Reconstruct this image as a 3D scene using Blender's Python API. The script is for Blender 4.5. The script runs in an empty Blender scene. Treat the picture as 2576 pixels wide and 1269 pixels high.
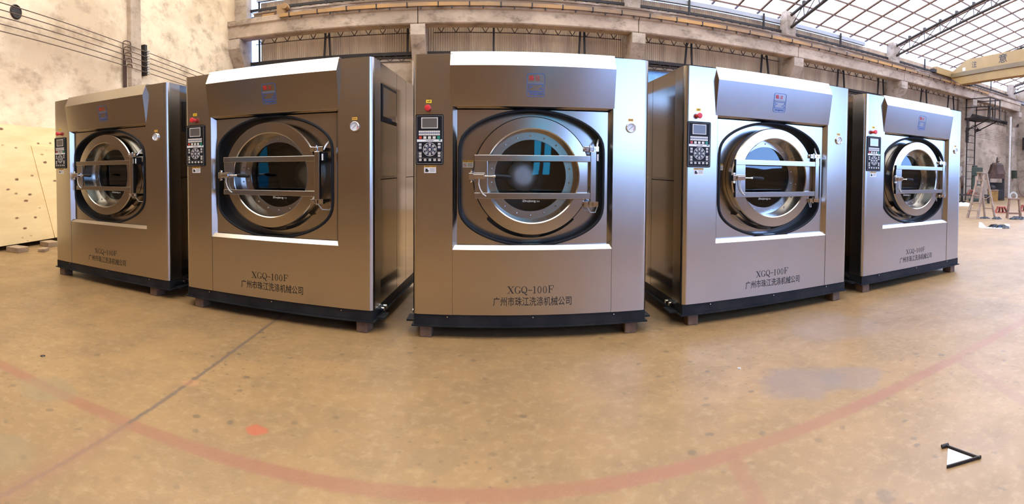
import bpy, math, random
from mathutils import Vector, Matrix
import numpy as np
random.seed(7)
S = bpy.context.scene
COL = S.collection
PI = math.pi

# ------------------------------------------------------------------ camera (a panorama on a slightly tilted cylinder)
FPX, YH, X0 = 1250.0, 454.52, 1335.0            # pixels per radian, horizon row, column of the camera's axis
PITCH, ROLL, YAW, EYE = math.radians(1.559), math.radians(0.4295), math.radians(7.105), 1.35
def cam_dir(v):                                 # camera cylinder frame (right, forward, up) -> world
    x, y, z = v
    y, z = math.cos(PITCH)*y + math.sin(PITCH)*z, -math.sin(PITCH)*y + math.cos(PITCH)*z
    x, z = math.cos(ROLL)*x - math.sin(ROLL)*z, math.sin(ROLL)*x + math.cos(ROLL)*z
    return Vector((x*math.cos(YAW) + y*math.sin(YAW), -x*math.sin(YAW) + y*math.cos(YAW), z))
cd = bpy.data.cameras.new('camera'); cam = bpy.data.objects.new('camera', cd); COL.objects.link(cam); S.camera = cam
cd.type = 'PANO'; cd.clip_start = 0.05; cd.clip_end = 500
cy = cd.cycles if hasattr(cd, 'cycles') and hasattr(cd.cycles, 'panorama_type') else cd
cy.panorama_type = 'CENTRAL_CYLINDRICAL'
cy.central_cylindrical_range_u_min = (0 - X0)/FPX
cy.central_cylindrical_range_u_max = (2576 - X0)/FPX
cy.central_cylindrical_range_v_min = -(1269 - YH)/FPX
cy.central_cylindrical_range_v_max = YH/FPX
cy.central_cylindrical_radius = 1.0
rx, ry, rz = cam_dir((1, 0, 0)), cam_dir((0, 1, 0)), cam_dir((0, 0, 1))
cam.matrix_world = Matrix(((rx.x, rz.x, -ry.x, 0), (rx.y, rz.y, -ry.y, 0), (rx.z, rz.z, -ry.z, EYE), (0, 0, 0, 1)))

# ------------------------------------------------------------------ light: overcast blue sky, sun through the translucent roof
W = bpy.data.worlds.new('sky'); S.world = W; W.use_nodes = True
wn = W.node_tree; bg = wn.nodes['Background']
tc = wn.nodes.new('ShaderNodeTexCoord'); sp = wn.nodes.new('ShaderNodeSeparateXYZ'); cr = wn.nodes.new('ShaderNodeValToRGB')
wn.links.new(tc.outputs['Generated'], sp.inputs[0]); wn.links.new(sp.outputs['Z'], cr.inputs[0]); wn.links.new(cr.outputs[0], bg.inputs['Color'])
cr.color_ramp.elements[0].position = 0.0; cr.color_ramp.elements[0].color = (0.28, 0.48, 1.0, 1)
cr.color_ramp.elements[1].position = 0.55; cr.color_ramp.elements[1].color = (0.24, 0.44, 1.0, 1)
bg.inputs['Strength'].default_value = 11.5
sl = bpy.data.lights.new('sun', 'SUN'); sl.energy = 13.0; sl.angle = math.radians(2); sl.color = (1.0, 0.80, 0.41)
sun = bpy.data.objects.new('sun', sl); COL.objects.link(sun); sun.location = (10, 3, 30); sun.rotation_euler = (math.radians(6), math.radians(-8), 0)
S.view_settings.view_transform = 'Standard'; S.view_settings.look = 'None'; S.view_settings.gamma = 1.0
S.view_settings.use_curve_mapping = False; S.view_settings.exposure = -0.22

# ------------------------------------------------------------------ mesh builder
class MB:
    def __init__(s): s.v = []; s.f = []; s.sm = []; s.mi = []
    def add(s, vs, fs, smooth=False, m=0):
        b = len(s.v); s.v += [tuple(p) for p in vs]
        for f in fs: s.f.append([i + b for i in f]); s.sm.append(smooth); s.mi.append(m)
        return s
    def box(s, x0, x1, y0, y1, z0, z1, m=0, M=None):
        vs = [(x, y, z) for z in (z0, z1) for y in (y0, y1) for x in (x0, x1)]
        if M is not None: vs = [M @ Vector(p) for p in vs]
        return s.add(vs, [(0, 2, 3, 1), (4, 5, 7, 6), (0, 1, 5, 4), (2, 6, 7, 3), (0, 4, 6, 2), (1, 3, 7, 5)], m=m)
    def prism(s, poly, fn, w0, w1, smooth=False, m=0, caps=True):   # poly of (u,v); fn(u,v,w)->xyz
        n = len(poly)
        vs = [fn(u, v, w0) for u, v in poly] + [fn(u, v, w1) for u, v in poly]
        s.add(vs, [(i, (i+1) % n, n+(i+1) % n, n+i) for i in range(n)], smooth, m)
        if caps:
            s.add(vs[:n], [list(range(n))[::-1]], m=m); s.add(vs[n:], [list(range(n))], m=m)
        return s
    def lathe(s, prof, n=48, c=(0, 0), a0=0.0, a1=2*PI, smooth=True, m=0, axis='y', soft=False):   # prof (r, h)
        if smooth and not soft and len(prof) > 2:            # crisp edges between profile segments
            for p, q in zip(prof[:-1], prof[1:]): s.lathe([p, q], n, c, a0, a1, True, m, axis)
            return s
        full = abs(a1 - a0 - 2*PI) < 1e-6; k = n if full else n + 1
        vs = []
        for i in range(k):
            a = a0 + (a1 - a0)*i/n
            for r, h in prof:
                if axis == 'y': vs.append((c[0] + r*math.cos(a), h, c[1] + r*math.sin(a)))
                else: vs.append((c[0] + r*math.cos(a), c[1] + r*math.sin(a), h))
        p = len(prof); fs = []
        for i in range(n):
            j = (i + 1) % k
            for q in range(p - 1): fs.append((i*p + q, i*p + q + 1, j*p + q + 1, j*p + q))
        return s.add(vs, fs, smooth, m)
    def tube(s, path, r, n=8, m=0, closed=False, smooth=True):
        P = [Vector(p) for p in path]; N = len(P); vs = []
        R = r if isinstance(r, (list, tuple)) else [r]*N
        up = None
        for i in range(N):
            if closed: t = P[(i+1) % N] - P[i-1]
            else: t = P[min(i+1, N-1)] - P[max(i-1, 0)]
            t.normalize()
            if up is None: up = Vector((0, 0, 1)) if abs(t.z) < .9 else Vector((1, 0, 0))
            a = t.cross(up)
            if a.length < 1e-5: a = t.orthogonal()
            a.normalize(); b = a.cross(t); up = b
            for k in range(n):
                q = 2*PI*k/n; vs.append(P[i] + a*math.cos(q)*R[i] + b*math.sin(q)*R[i])
        fs = []
        for i in range(N if closed else N-1):
            j = (i+1) % N
            for k in range(n): fs.append((i*n+k, i*n+(k+1) % n, j*n+(k+1) % n, j*n+k))
        s.add(vs, fs, smooth, m)
        if not closed:
            s.add(vs[:n], [list(range(n))], m=m); s.add(vs[-n:], [list(range(n))[::-1]], m=m)
        return s
    def bar(s, a, b, w, h, m=0):            # rectangular bar from a to b
        a, b = Vector(a), Vector(b); t = (b-a).normalized()
        up = Vector((0, 0, 1)) if abs(t.z) < .95 else Vector((0, 1, 0))
        x = t.cross(up).normalized()*w/2; y = x.cross(t).normalized()*h/2
        vs = [p + i*x + j*y for p in (a, b) for i, j in ((-1, -1), (1, -1), (1, 1), (-1, 1))]
        return s.add(vs, [(0, 1, 2, 3), (7, 6, 5, 4), (0, 4, 5, 1), (1, 5, 6, 2), (2, 6, 7, 3), (3, 7, 4, 0)], m=m)
    def ribbon(s, pts, w, fn, closed=False, m=0):   # flat stroke: pts (u,v), fn(u,v)->xyz
        N = len(pts); L = []
        for i in range(N):
            a = pts[i-1] if (i > 0 or closed) else pts[i]; b = pts[(i+1) % N] if (i < N-1 or closed) else pts[i]
            p = pts[i]
            d1 = Vector((p[0]-a[0], p[1]-a[1])); d2 = Vector((b[0]-p[0], b[1]-p[1]))
            if d1.length < 1e-9: d1 = d2
            if d2.length < 1e-9: d2 = d1
            d1.normalize(); d2.normalize(); n1 = Vector((-d1.y, d1.x)); n2 = Vector((-d2.y, d2.x))
            mm = (n1 + n2); mm = mm.normalized() if mm.length > 1e-6 else n1
            k = w/2/max(.35, mm.dot(n1)); L.append((p[0]+mm.x*k, p[1]+mm.y*k, p[0]-mm.x*k, p[1]-mm.y*k))
        vs = []
        for q in L: vs += [fn(q[0], q[1]), fn(q[2], q[3])]
        fs = [(2*i, 2*((i+1) % N), 2*((i+1) % N)+1, 2*i+1) for i in range(N if closed else N-1)]
        return s.add(vs, fs, m=m)
    def plate_hole(s, rect, hole, y, flip=False, m=0):    # rect (x0,x1,z0,z1) with a star-shaped hole [(x,z)], in the plane y
        x0, x1, z0, z1 = rect; cx = sum(p[0] for p in hole)/len(hole); cz = sum(p[1] for p in hole)/len(hole)
        A = sorted([(math.atan2(p[1]-cz, p[0]-cx), p) for p in hole])
        def outer(a):
            dx, dz = math.cos(a), math.sin(a); t = 1e9
            if dx > 1e-9: t = min(t, (x1-cx)/dx)
            if dx < -1e-9: t = min(t, (x0-cx)/dx)
            if dz > 1e-9: t = min(t, (z1-cz)/dz)
            if dz < -1e-9: t = min(t, (z0-cz)/dz)
            return (cx+dx*t, cz+dz*t)
        corners = [(math.atan2(z-cz, x-cx), (x, z)) for x in (x0, x1) for z in (z0, z1)]
        n = len(A)
        for i in range(n):
            a, p = A[i]; b, q = A[(i+1) % n]
            b2 = b if b > a else b + 2*PI
            mid = sorted([(c if c > a else c+2*PI, r) for c, r in corners if a < (c if c > a else c+2*PI) < b2])
            loop = [p, outer(a)] + [r for _, r in mid] + [outer(b), q]
            vs = [(u, y, v) for u, v in loop]
            s.add(vs, [list(range(len(vs)))], m=m)
        return s
    def build(s, name, mats, parent=None, bevel=0, seg=2, loc=None):
        me = bpy.data.meshes.new(name); me.from_pydata(s.v, [], s.f)
        if not isinstance(mats, (list, tuple)): mats = [mats]
        for m in mats: me.materials.append(m)
        me.polygons.foreach_set('use_smooth', s.sm); me.polygons.foreach_set('material_index', s.mi)
        me.update(); me.validate()
        o = bpy.data.objects.new(name, me); COL.objects.link(o)
        if parent is not None: o.parent = parent
        if loc: o.location = loc
        if bevel:
            b = o.modifiers.new('b', 'BEVEL'); b.width = bevel; b.segments = seg; b.limit_method = 'ANGLE'; b.angle_limit = math.radians(40)
        return o

def tag(o, label=None, cat=None, group=None, kind=None):
    if label: o['label'] = label
    if cat: o['category'] = cat
    if group: o['group'] = group
    if kind: o['kind'] = kind
    return o
def empty(name, loc, rz=0):
    o = bpy.data.objects.new(name, None); COL.objects.link(o); o.location = loc; o.rotation_euler = (0, 0, rz); o.empty_display_size = .2
    return o
KIDS = {}
def copy_tree(o, parent=None):
    c = o.copy(); COL.objects.link(c)
    if parent is not None: c.parent = parent
    for ch in [k for k in S.objects if k.parent == o]: copy_tree(ch, c)
    return c
def struct(mb, name, mat, parent=None, **k):
    o = mb.build(name, mat, parent, **k)
    if parent is None: o['kind'] = 'structure'
    return o

def text_bm(txt, box, fn, bold=0.0, m=0, mb=None):     # lettering fitted into box (u0,u1,v0,v1)
    cu = bpy.data.curves.new('t', 'FONT'); cu.body = txt; cu.size = 1; cu.offset = bold; cu.resolution_u = 3
    ob = bpy.data.objects.new('t', cu); COL.objects.link(ob)
    dg = bpy.context.evaluated_depsgraph_get(); me = bpy.data.meshes.new_from_object(ob.evaluated_get(dg))
    vs = [v.co.copy() for v in me.vertices]; fs = [list(p.vertices) for p in me.polygons]
    bpy.data.objects.remove(ob); bpy.data.curves.remove(cu); bpy.data.meshes.remove(me)
    mb = mb or MB()
    if not vs: return mb
    a0 = min(v.x for v in vs); a1 = max(v.x for v in vs); b0 = min(v.y for v in vs); b1 = max(v.y for v in vs)
    u0, u1, v0, v1 = box
    mb.add([fn(u0+(v.x-a0)/(a1-a0+1e-9)*(u1-u0), v0+(v.y-b0)/(b1-b0+1e-9)*(v1-v0)) for v in vs], fs, m=m)
    return mb

# ------------------------------------------------------------------ materials
def mat(name, col, rough=.6, metal=0.0, **k):
    m = bpy.data.materials.new(name); m.use_nodes = True; b = m.node_tree.nodes['Principled BSDF']
    b.inputs['Base Color'].default_value = (*col, 1); b.inputs['Roughness'].default_value = rough; b.inputs['Metallic'].default_value = metal
    for key, v in k.items(): b.inputs[key].default_value = v
    return m
def N(m, t, **k):
    n = m.node_tree.nodes.new(t)
    for a, v in k.items(): setattr(n, a, v)
    return n
def L(m, a, b): m.node_tree.links.new(a, b)
def val(m, op, a, b=None, c=None, clamp=False):
    n = N(m, 'ShaderNodeMath', operation=op, use_clamp=clamp)
    for i, x in enumerate((a, b, c)):
        if x is None: continue
        if isinstance(x, (int, float)): n.inputs[i].default_value = x
        else: L(m, x, n.inputs[i])
    return n.outputs[0]
def mixc(m, f, a, b, mode='MIX'):
    n = N(m, 'ShaderNodeMix', data_type='RGBA', blend_type=mode)
    for i, x in ((0, f), (6, a), (7, b)):
        if isinstance(x, (int, float)): n.inputs[i].default_value = x
        elif isinstance(x, tuple): n.inputs[i].default_value = (*x, 1)
        else: L(m, x, n.inputs[i])
    return n.outputs[2]
def noise(m, co, scale, detail=4, rough=.55, sc=None):
    if sc:
        mp = N(m, 'ShaderNodeMapping'); mp.inputs['Scale'].default_value = sc; L(m, co, mp.inputs[0]); co = mp.outputs[0]
    n = N(m, 'ShaderNodeTexNoise'); n.inputs['Scale'].default_value = scale; n.inputs['Detail'].default_value = detail; n.inputs['Roughness'].default_value = rough
    L(m, co, n.inputs['Vector']); return n.outputs['Fac']
def ramp(m, f, p0, p1):
    n = N(m, 'ShaderNodeMapRange', clamp=True); n.inputs[1].default_value = p0; n.inputs[2].default_value = p1; L(m, f, n.inputs[0]); return n.outputs[0]
def objco(m): return N(m, 'ShaderNodeTexCoord').outputs['Object']
def bump(m, h, st, dist=.01):
    b = N(m, 'ShaderNodeBump'); b.inputs['Strength'].default_value = st; b.inputs['Distance'].default_value = dist; L(m, h, b.inputs['Height'])
    L(m, b.outputs[0], m.node_tree.nodes['Principled BSDF'].inputs['Normal'])
def setc(m, c): L(m, c, m.node_tree.nodes['Principled BSDF'].inputs['Base Color'])
def varied(name, c1, c2, scale=3, rough=.7, metal=0.0, sc=None, p=(.35, .65), b=0.0):
    m = mat(name, c1, rough, metal); f = ramp(m, noise(m, objco(m), scale, 6, .6, sc), *p); setc(m, mixc(m, f, c1, c2))
    if b: bump(m, noise(m, objco(m), scale*6, 4, .6, sc), b)
    return m

def brushed(name, col, rough, aniso=.5):
    m = mat(name, col, rough, 1.0, Anisotropic=aniso)
    m.node_tree.nodes['Principled BSDF'].inputs['Anisotropic Rotation'].default_value = .25
    tg = N(m, 'ShaderNodeTangent', direction_type='RADIAL', axis='Z'); L(m, tg.outputs[0], m.node_tree.nodes['Principled BSDF'].inputs['Tangent'])
    co = objco(m); f = noise(m, co, 40, 3, .6, (1, 1, 30)); g = noise(m, co, 1.3, 3)
    L(m, val(m, 'ADD', val(m, 'MULTIPLY', f, .03), val(m, 'ADD', val(m, 'MULTIPLY', g, .10), rough - .1)), m.node_tree.nodes['Principled BSDF'].inputs['Roughness'])
    return m
STEEL = brushed('brushed_stainless', (.49, .44, .375), .27)
SIDE = brushed('side_stainless', (.42, .385, .335), .16, .2)
POLISH = mat('polished_stainless', (.48, .44, .385), .20, 1.0)
SATIN = mat('satin_stainless', (.48, .45, .40), .20, 1.0)
CHROME = mat('chrome', (.75, .74, .72), .08, 1.0)
RUBBER = mat('black_rubber', (.010, .010, .011), .6, **{'Specular IOR Level': .25})
BASEBLK = varied('black_frame_paint', (.010, .010, .011), (.022, .021, .02), 5, .5); BASEBLK.node_tree.nodes['Principled BSDF'].inputs['Specular IOR Level'].default_value = .18
def drum_material():
    m = mat('perforated_drum', (.30, .30, .31), .35, 1.0)
    co = N(m, 'ShaderNodeUVMap').outputs[0]
    v = N(m, 'ShaderNodeTexVoronoi'); v.inputs['Scale'].default_value = 105; v.inputs['Randomness'].default_value = 0
    L(m, objco(m), v.inputs['Vector']); f = ramp(m, v.outputs['Distance'], .28, .36)
    setc(m, mixc(m, f, (.008, .008, .008), (.13, .13, .14))); return m
DRUM = drum_material()
HUB = mat('hub_cover', (.92, .95, .92), .46, 1.0)
BLACK = mat('panel_black', (.010, .009, .010), .5, **{'Specular IOR Level': .15})
CREAM = mat('key_cream', (.62, .56, .47), .5)
BLUEKEY = mat('key_blue', (.03, .055, .14), .4)
NAVY = mat('key_navy', (.022, .028, .05), .5, **{'Specular IOR Level': .15})
REDKEY = mat('key_red', (.50, .055, .025), .4)
GREENKEY = mat('key_green', (.01, .20, .12), .4)
SCREEN = mat('screen_off', (.115, .10, .082), .25)
SCREENL = mat('screen_pale', (.40, .50, .52), .25); SCREENL.node_tree.nodes['Principled BSDF'].inputs['Emission Color'].default_value = (.5, .62, .66, 1); SCREENL.node_tree.nodes['Principled BSDF'].inputs['Emission Strength'].default_value = .25
REDBTN = mat('estop_red', (.62, .03, .03), .35)
YELLOW = mat('label_yellow', (.80, .52, .02), .5)
ORANGEL = mat('label_orange', (.72, .38, .05), .5)
WHITEL = mat('label_white', (.72, .68, .62), .5)
INK = mat('ink_black', (.012, .008, .006), .5)
INKB = mat('ink_blue', (.02, .10, .36), .45)
INKG = mat('ink_blue_grey', (.17, .20, .26), .5)
INKR = mat('ink_red', (.52, .015, .015), .45)
GLASSTXT = mat('glass_print', (.75, .75, .72), .5)
DIAL = mat('gauge_face', (.72, .70, .68), .4)
CABLE = mat('clear_hose', (.62, .60, .56), .3)
def glass_material():
    m = bpy.data.materials.new('door_glass'); m.use_nodes = True; nt = m.node_tree; nt.nodes.clear()
    o = nt.nodes.new('ShaderNodeOutputMaterial'); t = nt.nodes.new('ShaderNodeBsdfTransparent'); t.inputs[0].default_value = (.88, .92, .92, 1)
    g = nt.nodes.new('ShaderNodeBsdfGlossy'); g.inputs['Roughness'].default_value = .02; g.inputs[0].default_value = (.9, 1, 1, 1)
    f = nt.nodes.new('ShaderNodeFresnel'); f.inputs[0].default_value = 1.75; x = nt.nodes.new('ShaderNodeMixShader')
    nt.links.new(f.outputs[0], x.inputs[0]); nt.links.new(t.outputs[0], x.inputs[1]); nt.links.new(g.outputs[0], x.inputs[2]); nt.links.new(x.outputs[0], o.inputs[0])
    return m
GLASS = glass_material()

def plaster(name, c1, c2, c3, scale=.5):   # mottled, stained lime plaster
    m = mat(name, c1, .9); co = objco(m)
    a = ramp(m, noise(m, co, scale, 7, .62, (1, 1, 1.6)), .40, .58); b = ramp(m, noise(m, co, scale*3.1, 8, .68, (1, 1, 1.8)), .50, .70); d = ramp(m, noise(m, co, scale*14, 5, .6), .55, .8)
    c = mixc(m, a, c1, c2); c = mixc(m, val(m, 'MULTIPLY', b, .85), c, c3); c = mixc(m, val(m, 'MULTIPLY', d, .25), c, c3)
    setc(m, c); bump(m, noise(m, co, 9, 8, .65), .25, .02); return m
WALL = plaster('old_plaster', (.73, .58, .395), (.52, .385, .245), (.27, .18, .11), .45)
WALLB = plaster('back_plaster', (.48, .365, .26), (.34, .25, .17), (.16, .11, .07), .5)
WALLF = varied('brown_cladding', (.13, .07, .032), (.17, .095, .044), .8, .85)
CONC = plaster('beam_concrete', (.46, .345, .245), (.34, .25, .175), (.12, .082, .052), .7)
CONCD = plaster('column_concrete', (.43, .335, .25), (.33, .25, .18), (.14, .10, .065), .8)
DARKST = varied('dark_steel', (.010, .007, .006), (.028, .016, .010), 4, .7)
RUSTST = varied('rusty_steel', (.085, .036, .018), (.035, .016, .010), 6, .75)
ROOFST = varied('roof_steel', (.045, .028, .016), (.03, .019, .012), 3, .6)
PURL = varied('purlin_steel', (.14, .058, .02), (.10, .042, .015), 3, .6)
RAILST = varied('rail_steel', (.15, .095, .06), (.36, .29, .24), 2.2, .75, sc=(.5, 1, 3), p=(.55, .68))
ORANGE = varied('orange_busbar', (.40, .20, .05), (.20, .12, .06), .35, .6, p=(.42, .58))
CRANEY = varied('crane_yellow', (.36, .215, .06), (.30, .175, .05), 1.5, .55)
CRANED = varied('crane_brown', (.16, .10, .035), (.19, .12, .04), 2, .5)
BLUEP = varied('blue_sheet', (.16, .40, .78), (.22, .47, .82), 8, .5)
GREYP = mat('grey_paint', (.33, .33, .33), .5)
def corrugated_material():
    m = mat('corrugated_sheet', (.5, .4, .3), .6); co = objco(m); s = N(m, 'ShaderNodeSeparateXYZ'); L(m, co, s.inputs[0])
    w = N(m, 'ShaderNodeTexWhiteNoise', noise_dimensions='1D'); L(m, val(m, 'FLOOR', val(m, 'DIVIDE', s.outputs[0], .86)), w.inputs['W'])
    c = mixc(m, w.outputs[0], (.46, .315, .185), (.60, .44, .275)); c = mixc(m, ramp(m, noise(m, co, 1.2, 5, .6, (3, 1, .4)), .4, .7), c, (.35, .24, .155))
    setc(m, c); return m
CORR = corrugated_material()
def roof_material():
    m = bpy.data.materials.new('translucent_roof'); m.use_nodes = True; nt = m.node_tree; nt.nodes.clear()
    o = nt.nodes.new('ShaderNodeOutputMaterial'); t = nt.nodes.new('ShaderNodeBsdfTranslucent'); d = nt.nodes.new('ShaderNodeBsdfDiffuse'); x = nt.nodes.new('ShaderNodeMixShader')
    co = objco(m); s = N(m, 'ShaderNodeSeparateXYZ'); L(m, co, s.inputs[0])
    w = N(m, 'ShaderNodeTexWhiteNoise', noise_dimensions='1D'); L(m, val(m, 'FLOOR', val(m, 'DIVIDE', s.outputs[0], .93)), w.inputs['W'])
    c = mixc(m, ramp(m, s.outputs[0], -2, 14), mixc(m, w.outputs[0], (.95, .80, .52), (.93, .74, .42)), mixc(m, w.outputs[0], (.93, .90, .82), (.92, .84, .68)))   # tinted yellower towards the left end, to warm the light there
    L(m, c, t.inputs[0]); d.inputs[0].default_value = (.7, .64, .52, 1); x.inputs[0].default_value = .12
    nt.links.new(t.outputs[0], x.inputs[1]); nt.links.new(d.outputs[0], x.inputs[2]); nt.links.new(x.outputs[0], o.inputs[0]); return m
ROOF = roof_material()
def floor_material():
    m = mat('concrete_floor', (.5, .36, .22), .62); co = objco(m)
    s = N(m, 'ShaderNodeSeparateXYZ'); L(m, co, s.inputs[0]); X, Y = s.outputs[0], s.outputs[1]
    n1 = noise(m, co, .55, 6, .6); n2 = noise(m, co, 2.6, 8, .62); n3 = noise(m, co, 16, 6, .65)
    c = mixc(m, ramp(m, n1, .35, .68), (.305, .175, .066), (.225, .128, .052)); c = mixc(m, val(m, 'MULTIPLY', ramp(m, n2, .42, .75), .7), c, (.165, .098, .04))
    c = mixc(m, val(m, 'MULTIPLY', ramp(m, n3, .5, .72), .4), c, (.42, .275, .13))
    for sc_, th, k in ((3.6, .085, .6), (9.0, .10, .5)):           # scattered dark specks and chips
        v = N(m, 'ShaderNodeTexVoronoi', voronoi_dimensions='2D'); v.inputs['Scale'].default_value = sc_; L(m, co, v.inputs['Vector'])
        dd = val(m, 'ADD', v.outputs['Distance'], val(m, 'MULTIPLY', val(m, 'SUBTRACT', n3, .5), .25))
        msk = ramp(m, noise(m, co, 1.1 if sc_ < 5 else .8, 3), .44, .56)
        c = mixc(m, val(m, 'MULTIPLY', val(m, 'MULTIPLY', ramp(m, dd, th, th*.5), msk), k), c, (.11, .075, .04))
    wob = val(m, 'MULTIPLY', val(m, 'SUBTRACT', noise(m, co, 5, 4), .5), .05); wob2 = val(m, 'MULTIPLY', val(m, 'SUBTRACT', noise(m, co, 22, 3), .5), .03)
    def line(d, w, soft): return ramp(m, val(m, 'ABSOLUTE', d), w + soft, max(w - soft, 0))
    def band(v_, a, b): return val(m, 'MULTIPLY', val(m, 'GREATER_THAN', v_, a), val(m, 'LESS_THAN', v_, b))
    def mul(*a):
        r = a[0]
        for q in a[1:]: r = val(m, 'MULTIPLY', r, q)
        return r
    wear = ramp(m, noise(m, co, 1.7, 5), .25, .55)
    red = mul(line(val(m, 'ADD', val(m, 'SUBTRACT', Y, 2.0), wob2), .048, .012), val(m, 'ADD', val(m, 'MULTIPLY', wear, .45), .42))
    c = mixc(m, red, c, (.25, .105, .05))
    for (ax, ay, bx, by, w, k) in ((1.19, 1.98, 1.0, 1.2, .04, .55), (3.05, 2.0, 2.55, 1.0, .045, .4)):
        dx, dy = bx-ax, by-ay; ln = math.hypot(dx, dy)
        d = val(m, 'ADD', val(m, 'SUBTRACT', val(m, 'MULTIPLY', val(m, 'SUBTRACT', X, ax), dy/ln), val(m, 'MULTIPLY', val(m, 'SUBTRACT', Y, ay), dx/ln)), wob2)
        c = mixc(m, mul(line(d, w, .012), val(m, 'LESS_THAN', Y, 2.0), k), c, (.24, .105, .05))
    crack = mul(line(val(m, 'ADD', val(m, 'ADD', X, 1.66), wob2), .014, .008), band(Y, -9, 4.3))
    c = mixc(m, val(m, 'MULTIPLY', crack, .85), c, (.13, .085, .055))
    seam = mul(line(val(m, 'ADD', val(m, 'SUBTRACT', X, -1.66), wob2), .045, .04), val(m, 'LESS_THAN', Y, 2.0), .55); c = mixc(m, seam, c, (.25, .12, .06))
    d2 = val(m, 'ADD', val(m, 'SUBTRACT', val(m, 'ADD', Y, val(m, 'MULTIPLY', X, .085)), 3.60), wob2)
    c = mixc(m, mul(line(d2, .006, .005), band(X, -9, -1.68), .6), c, (.17, .11, .07))
    d3 = val(m, 'ADD', val(m, 'SUBTRACT', X, 4.6), wob); c = mixc(m, mul(line(d3, .007, .005), band(Y, 1.5, 9), .65), c, (.17, .12, .09))
    for px, py, r, col, k in ((-1.05, 2.28, .06, (.37, .085, .035), .8), (-1.21, 1.38, .10, (.37, .085, .035), .7), (-.62, 1.62, .02, (.38,.11,.05), .7), (-1.65, 2.6, .06, (.45, .19, .08), .35), (-2.3, 1.98, .22, (.22, .155, .075), .55), (-1.95, 1.35, .2, (.22, .155, .075), .5),
                              (2.0, 2.45, .30, (.185, .13, .10), .6), (2.3, 2.30, .22, (.185, .13, .10), .55), (2.9, 3.3, .5, (.24, .165, .115), .45), (-.15, 2.25, .14, (.19, .12, .055), .4), (1.55, 1.35, .05, (.12, .08, .045), .5), (1.15, 1.5, .04, (.12, .08, .045), .5), (.75, 1.75, .05, (.12, .08, .045), .4)):
        dd = val(m, 'SQRT', val(m, 'ADD', val(m, 'POWER', val(m, 'SUBTRACT', X, px), 2), val(m, 'POWER', val(m, 'SUBTRACT', Y, py), 2)))
        dd = val(m, 'ADD', dd, val(m, 'MULTIPLY', val(m, 'SUBTRACT', noise(m, co, 1.6/r*.5, 4), .5), r*1.3))
        c = mixc(m, val(m, 'MULTIPLY', ramp(m, dd, r, r*.7), k), c, col)
    setc(m, c); bump(m, noise(m, co, 30, 6, .65), .12, .01)
    L(m, val(m, 'ADD', val(m, 'MULTIPLY', n2, .3), .27), m.node_tree.nodes['Principled BSDF'].inputs['Roughness'])
    return m
FLOOR = floor_material()
GROUND = mat('outside_ground', (.14, .24, .46), .9)  # blue of the sky light is put into the ground colour
def ply_material():
    m = mat('plywood', (.80, .60, .30), .6); co = objco(m); mp = N(m, 'ShaderNodeMapping'); mp.inputs['Scale'].default_value = (1, 1.25, 3.1); L(m, co, mp.inputs[0])
    v = N(m, 'ShaderNodeTexVoronoi'); v.inputs['Scale'].default_value = 2.5; L(m, mp.outputs[0], v.inputs['Vector'])
    dist = val(m, 'ADD', v.outputs['Distance'], val(m, 'MULTIPLY', val(m, 'SUBTRACT', noise(m, co, 14, 3), .5), .18))
    c = mixc(m, ramp(m, noise(m, co, .9, 5, .6, (1, 1, 5)), .35, .7), (.86, .66, .33), (.76, .53, .24))
    c = mixc(m, val(m, 'MULTIPLY', ramp(m, dist, .20, .11), .92), c, (.17, .05, .018)); setc(m, c); return m
PLY = ply_material()
BRICKW = varied('wood_block', (.17, .09, .045), (.10, .055, .03), 12, .8, b=.3)
TAN = varied('brick_block', (.36, .24, .13), (.26, .17, .1), 9, .85, b=.3)
ALU = varied('worn_aluminium', (.36, .27, .21), (.24, .165, .12), 7, .5, .2)
STOOLW = varied('stool_wood', (.24, .13, .08), (.15, .08, .05), 9, .7)
BAG = mat('black_plastic_bag', (.010, .010, .011), .2)
PAPER = mat('white_sheet', (.50, .47, .43), .5)
REDP = varied('red_primer', (.34, .07, .035), (.20, .045, .03), 6, .7)
MACHG = varied('machine_green', (.018, .028, .014), (.032, .04, .022), 6, .6)
BINY = varied('bin_yellow', (.36, .17, .03), (.20, .10, .025), 6, .7)
WIRE = mat('wire_brown', (.10, .055, .035), .6)
PORC = mat('porcelain', (.42, .38, .33), .35)
GREYBOX = mat('grey_box', (.40, .36, .30), .6)
CLOTH = varied('pale_cloth', (.66, .58, .48), (.52, .44, .36), 8, .9)

# ================================================================== BUILDING
XL, XR, YF, YB = -7.4, 29.6, -2.2, 15.0
EAVE, SLOPE, RIDGE_Y = 7.0, .27, 6.4
def roof_z(y): return EAVE + SLOPE*(YB - y) if y > RIDGE_Y else EAVE + SLOPE*(YB - RIDGE_Y) - SLOPE*(RIDGE_Y - y)
fl = struct(MB().box(XL-.3, XR+.3, YF-.3, YB+.5, -.1, 0), 'floor', FLOOR)
struct(MB().box(-70, 95, -75, 75, -.3, -.12), 'ground', GROUND)
def wall_pieces(span, holes, top, fn):      # rectangles left over around holes (a0,a1,z0,z1) along a wall
    mb = MB(); xs = sorted({span[0], span[1], *[h for q in holes for h in q[:2]]})
    for a, b in zip(xs[:-1], xs[1:]):
        hs = sorted([q[2:] for q in holes if q[0] <= a+1e-6 and q[1] >= b-1e-6]); z = 0
        for h0, h1 in hs:
            if h0 > z+1e-4: fn(mb, a, b, z, h0)
            z = h1
        if z < top: fn(mb, a, b, z, top)
    return mb
struct(MB().box(XL, XL+.06, YF+.1, 2.5, 0, 3.6), 'added_dark_slab', WALLF)  # unseen dark slab, added to darken what the first machine's steel mirrors
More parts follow.
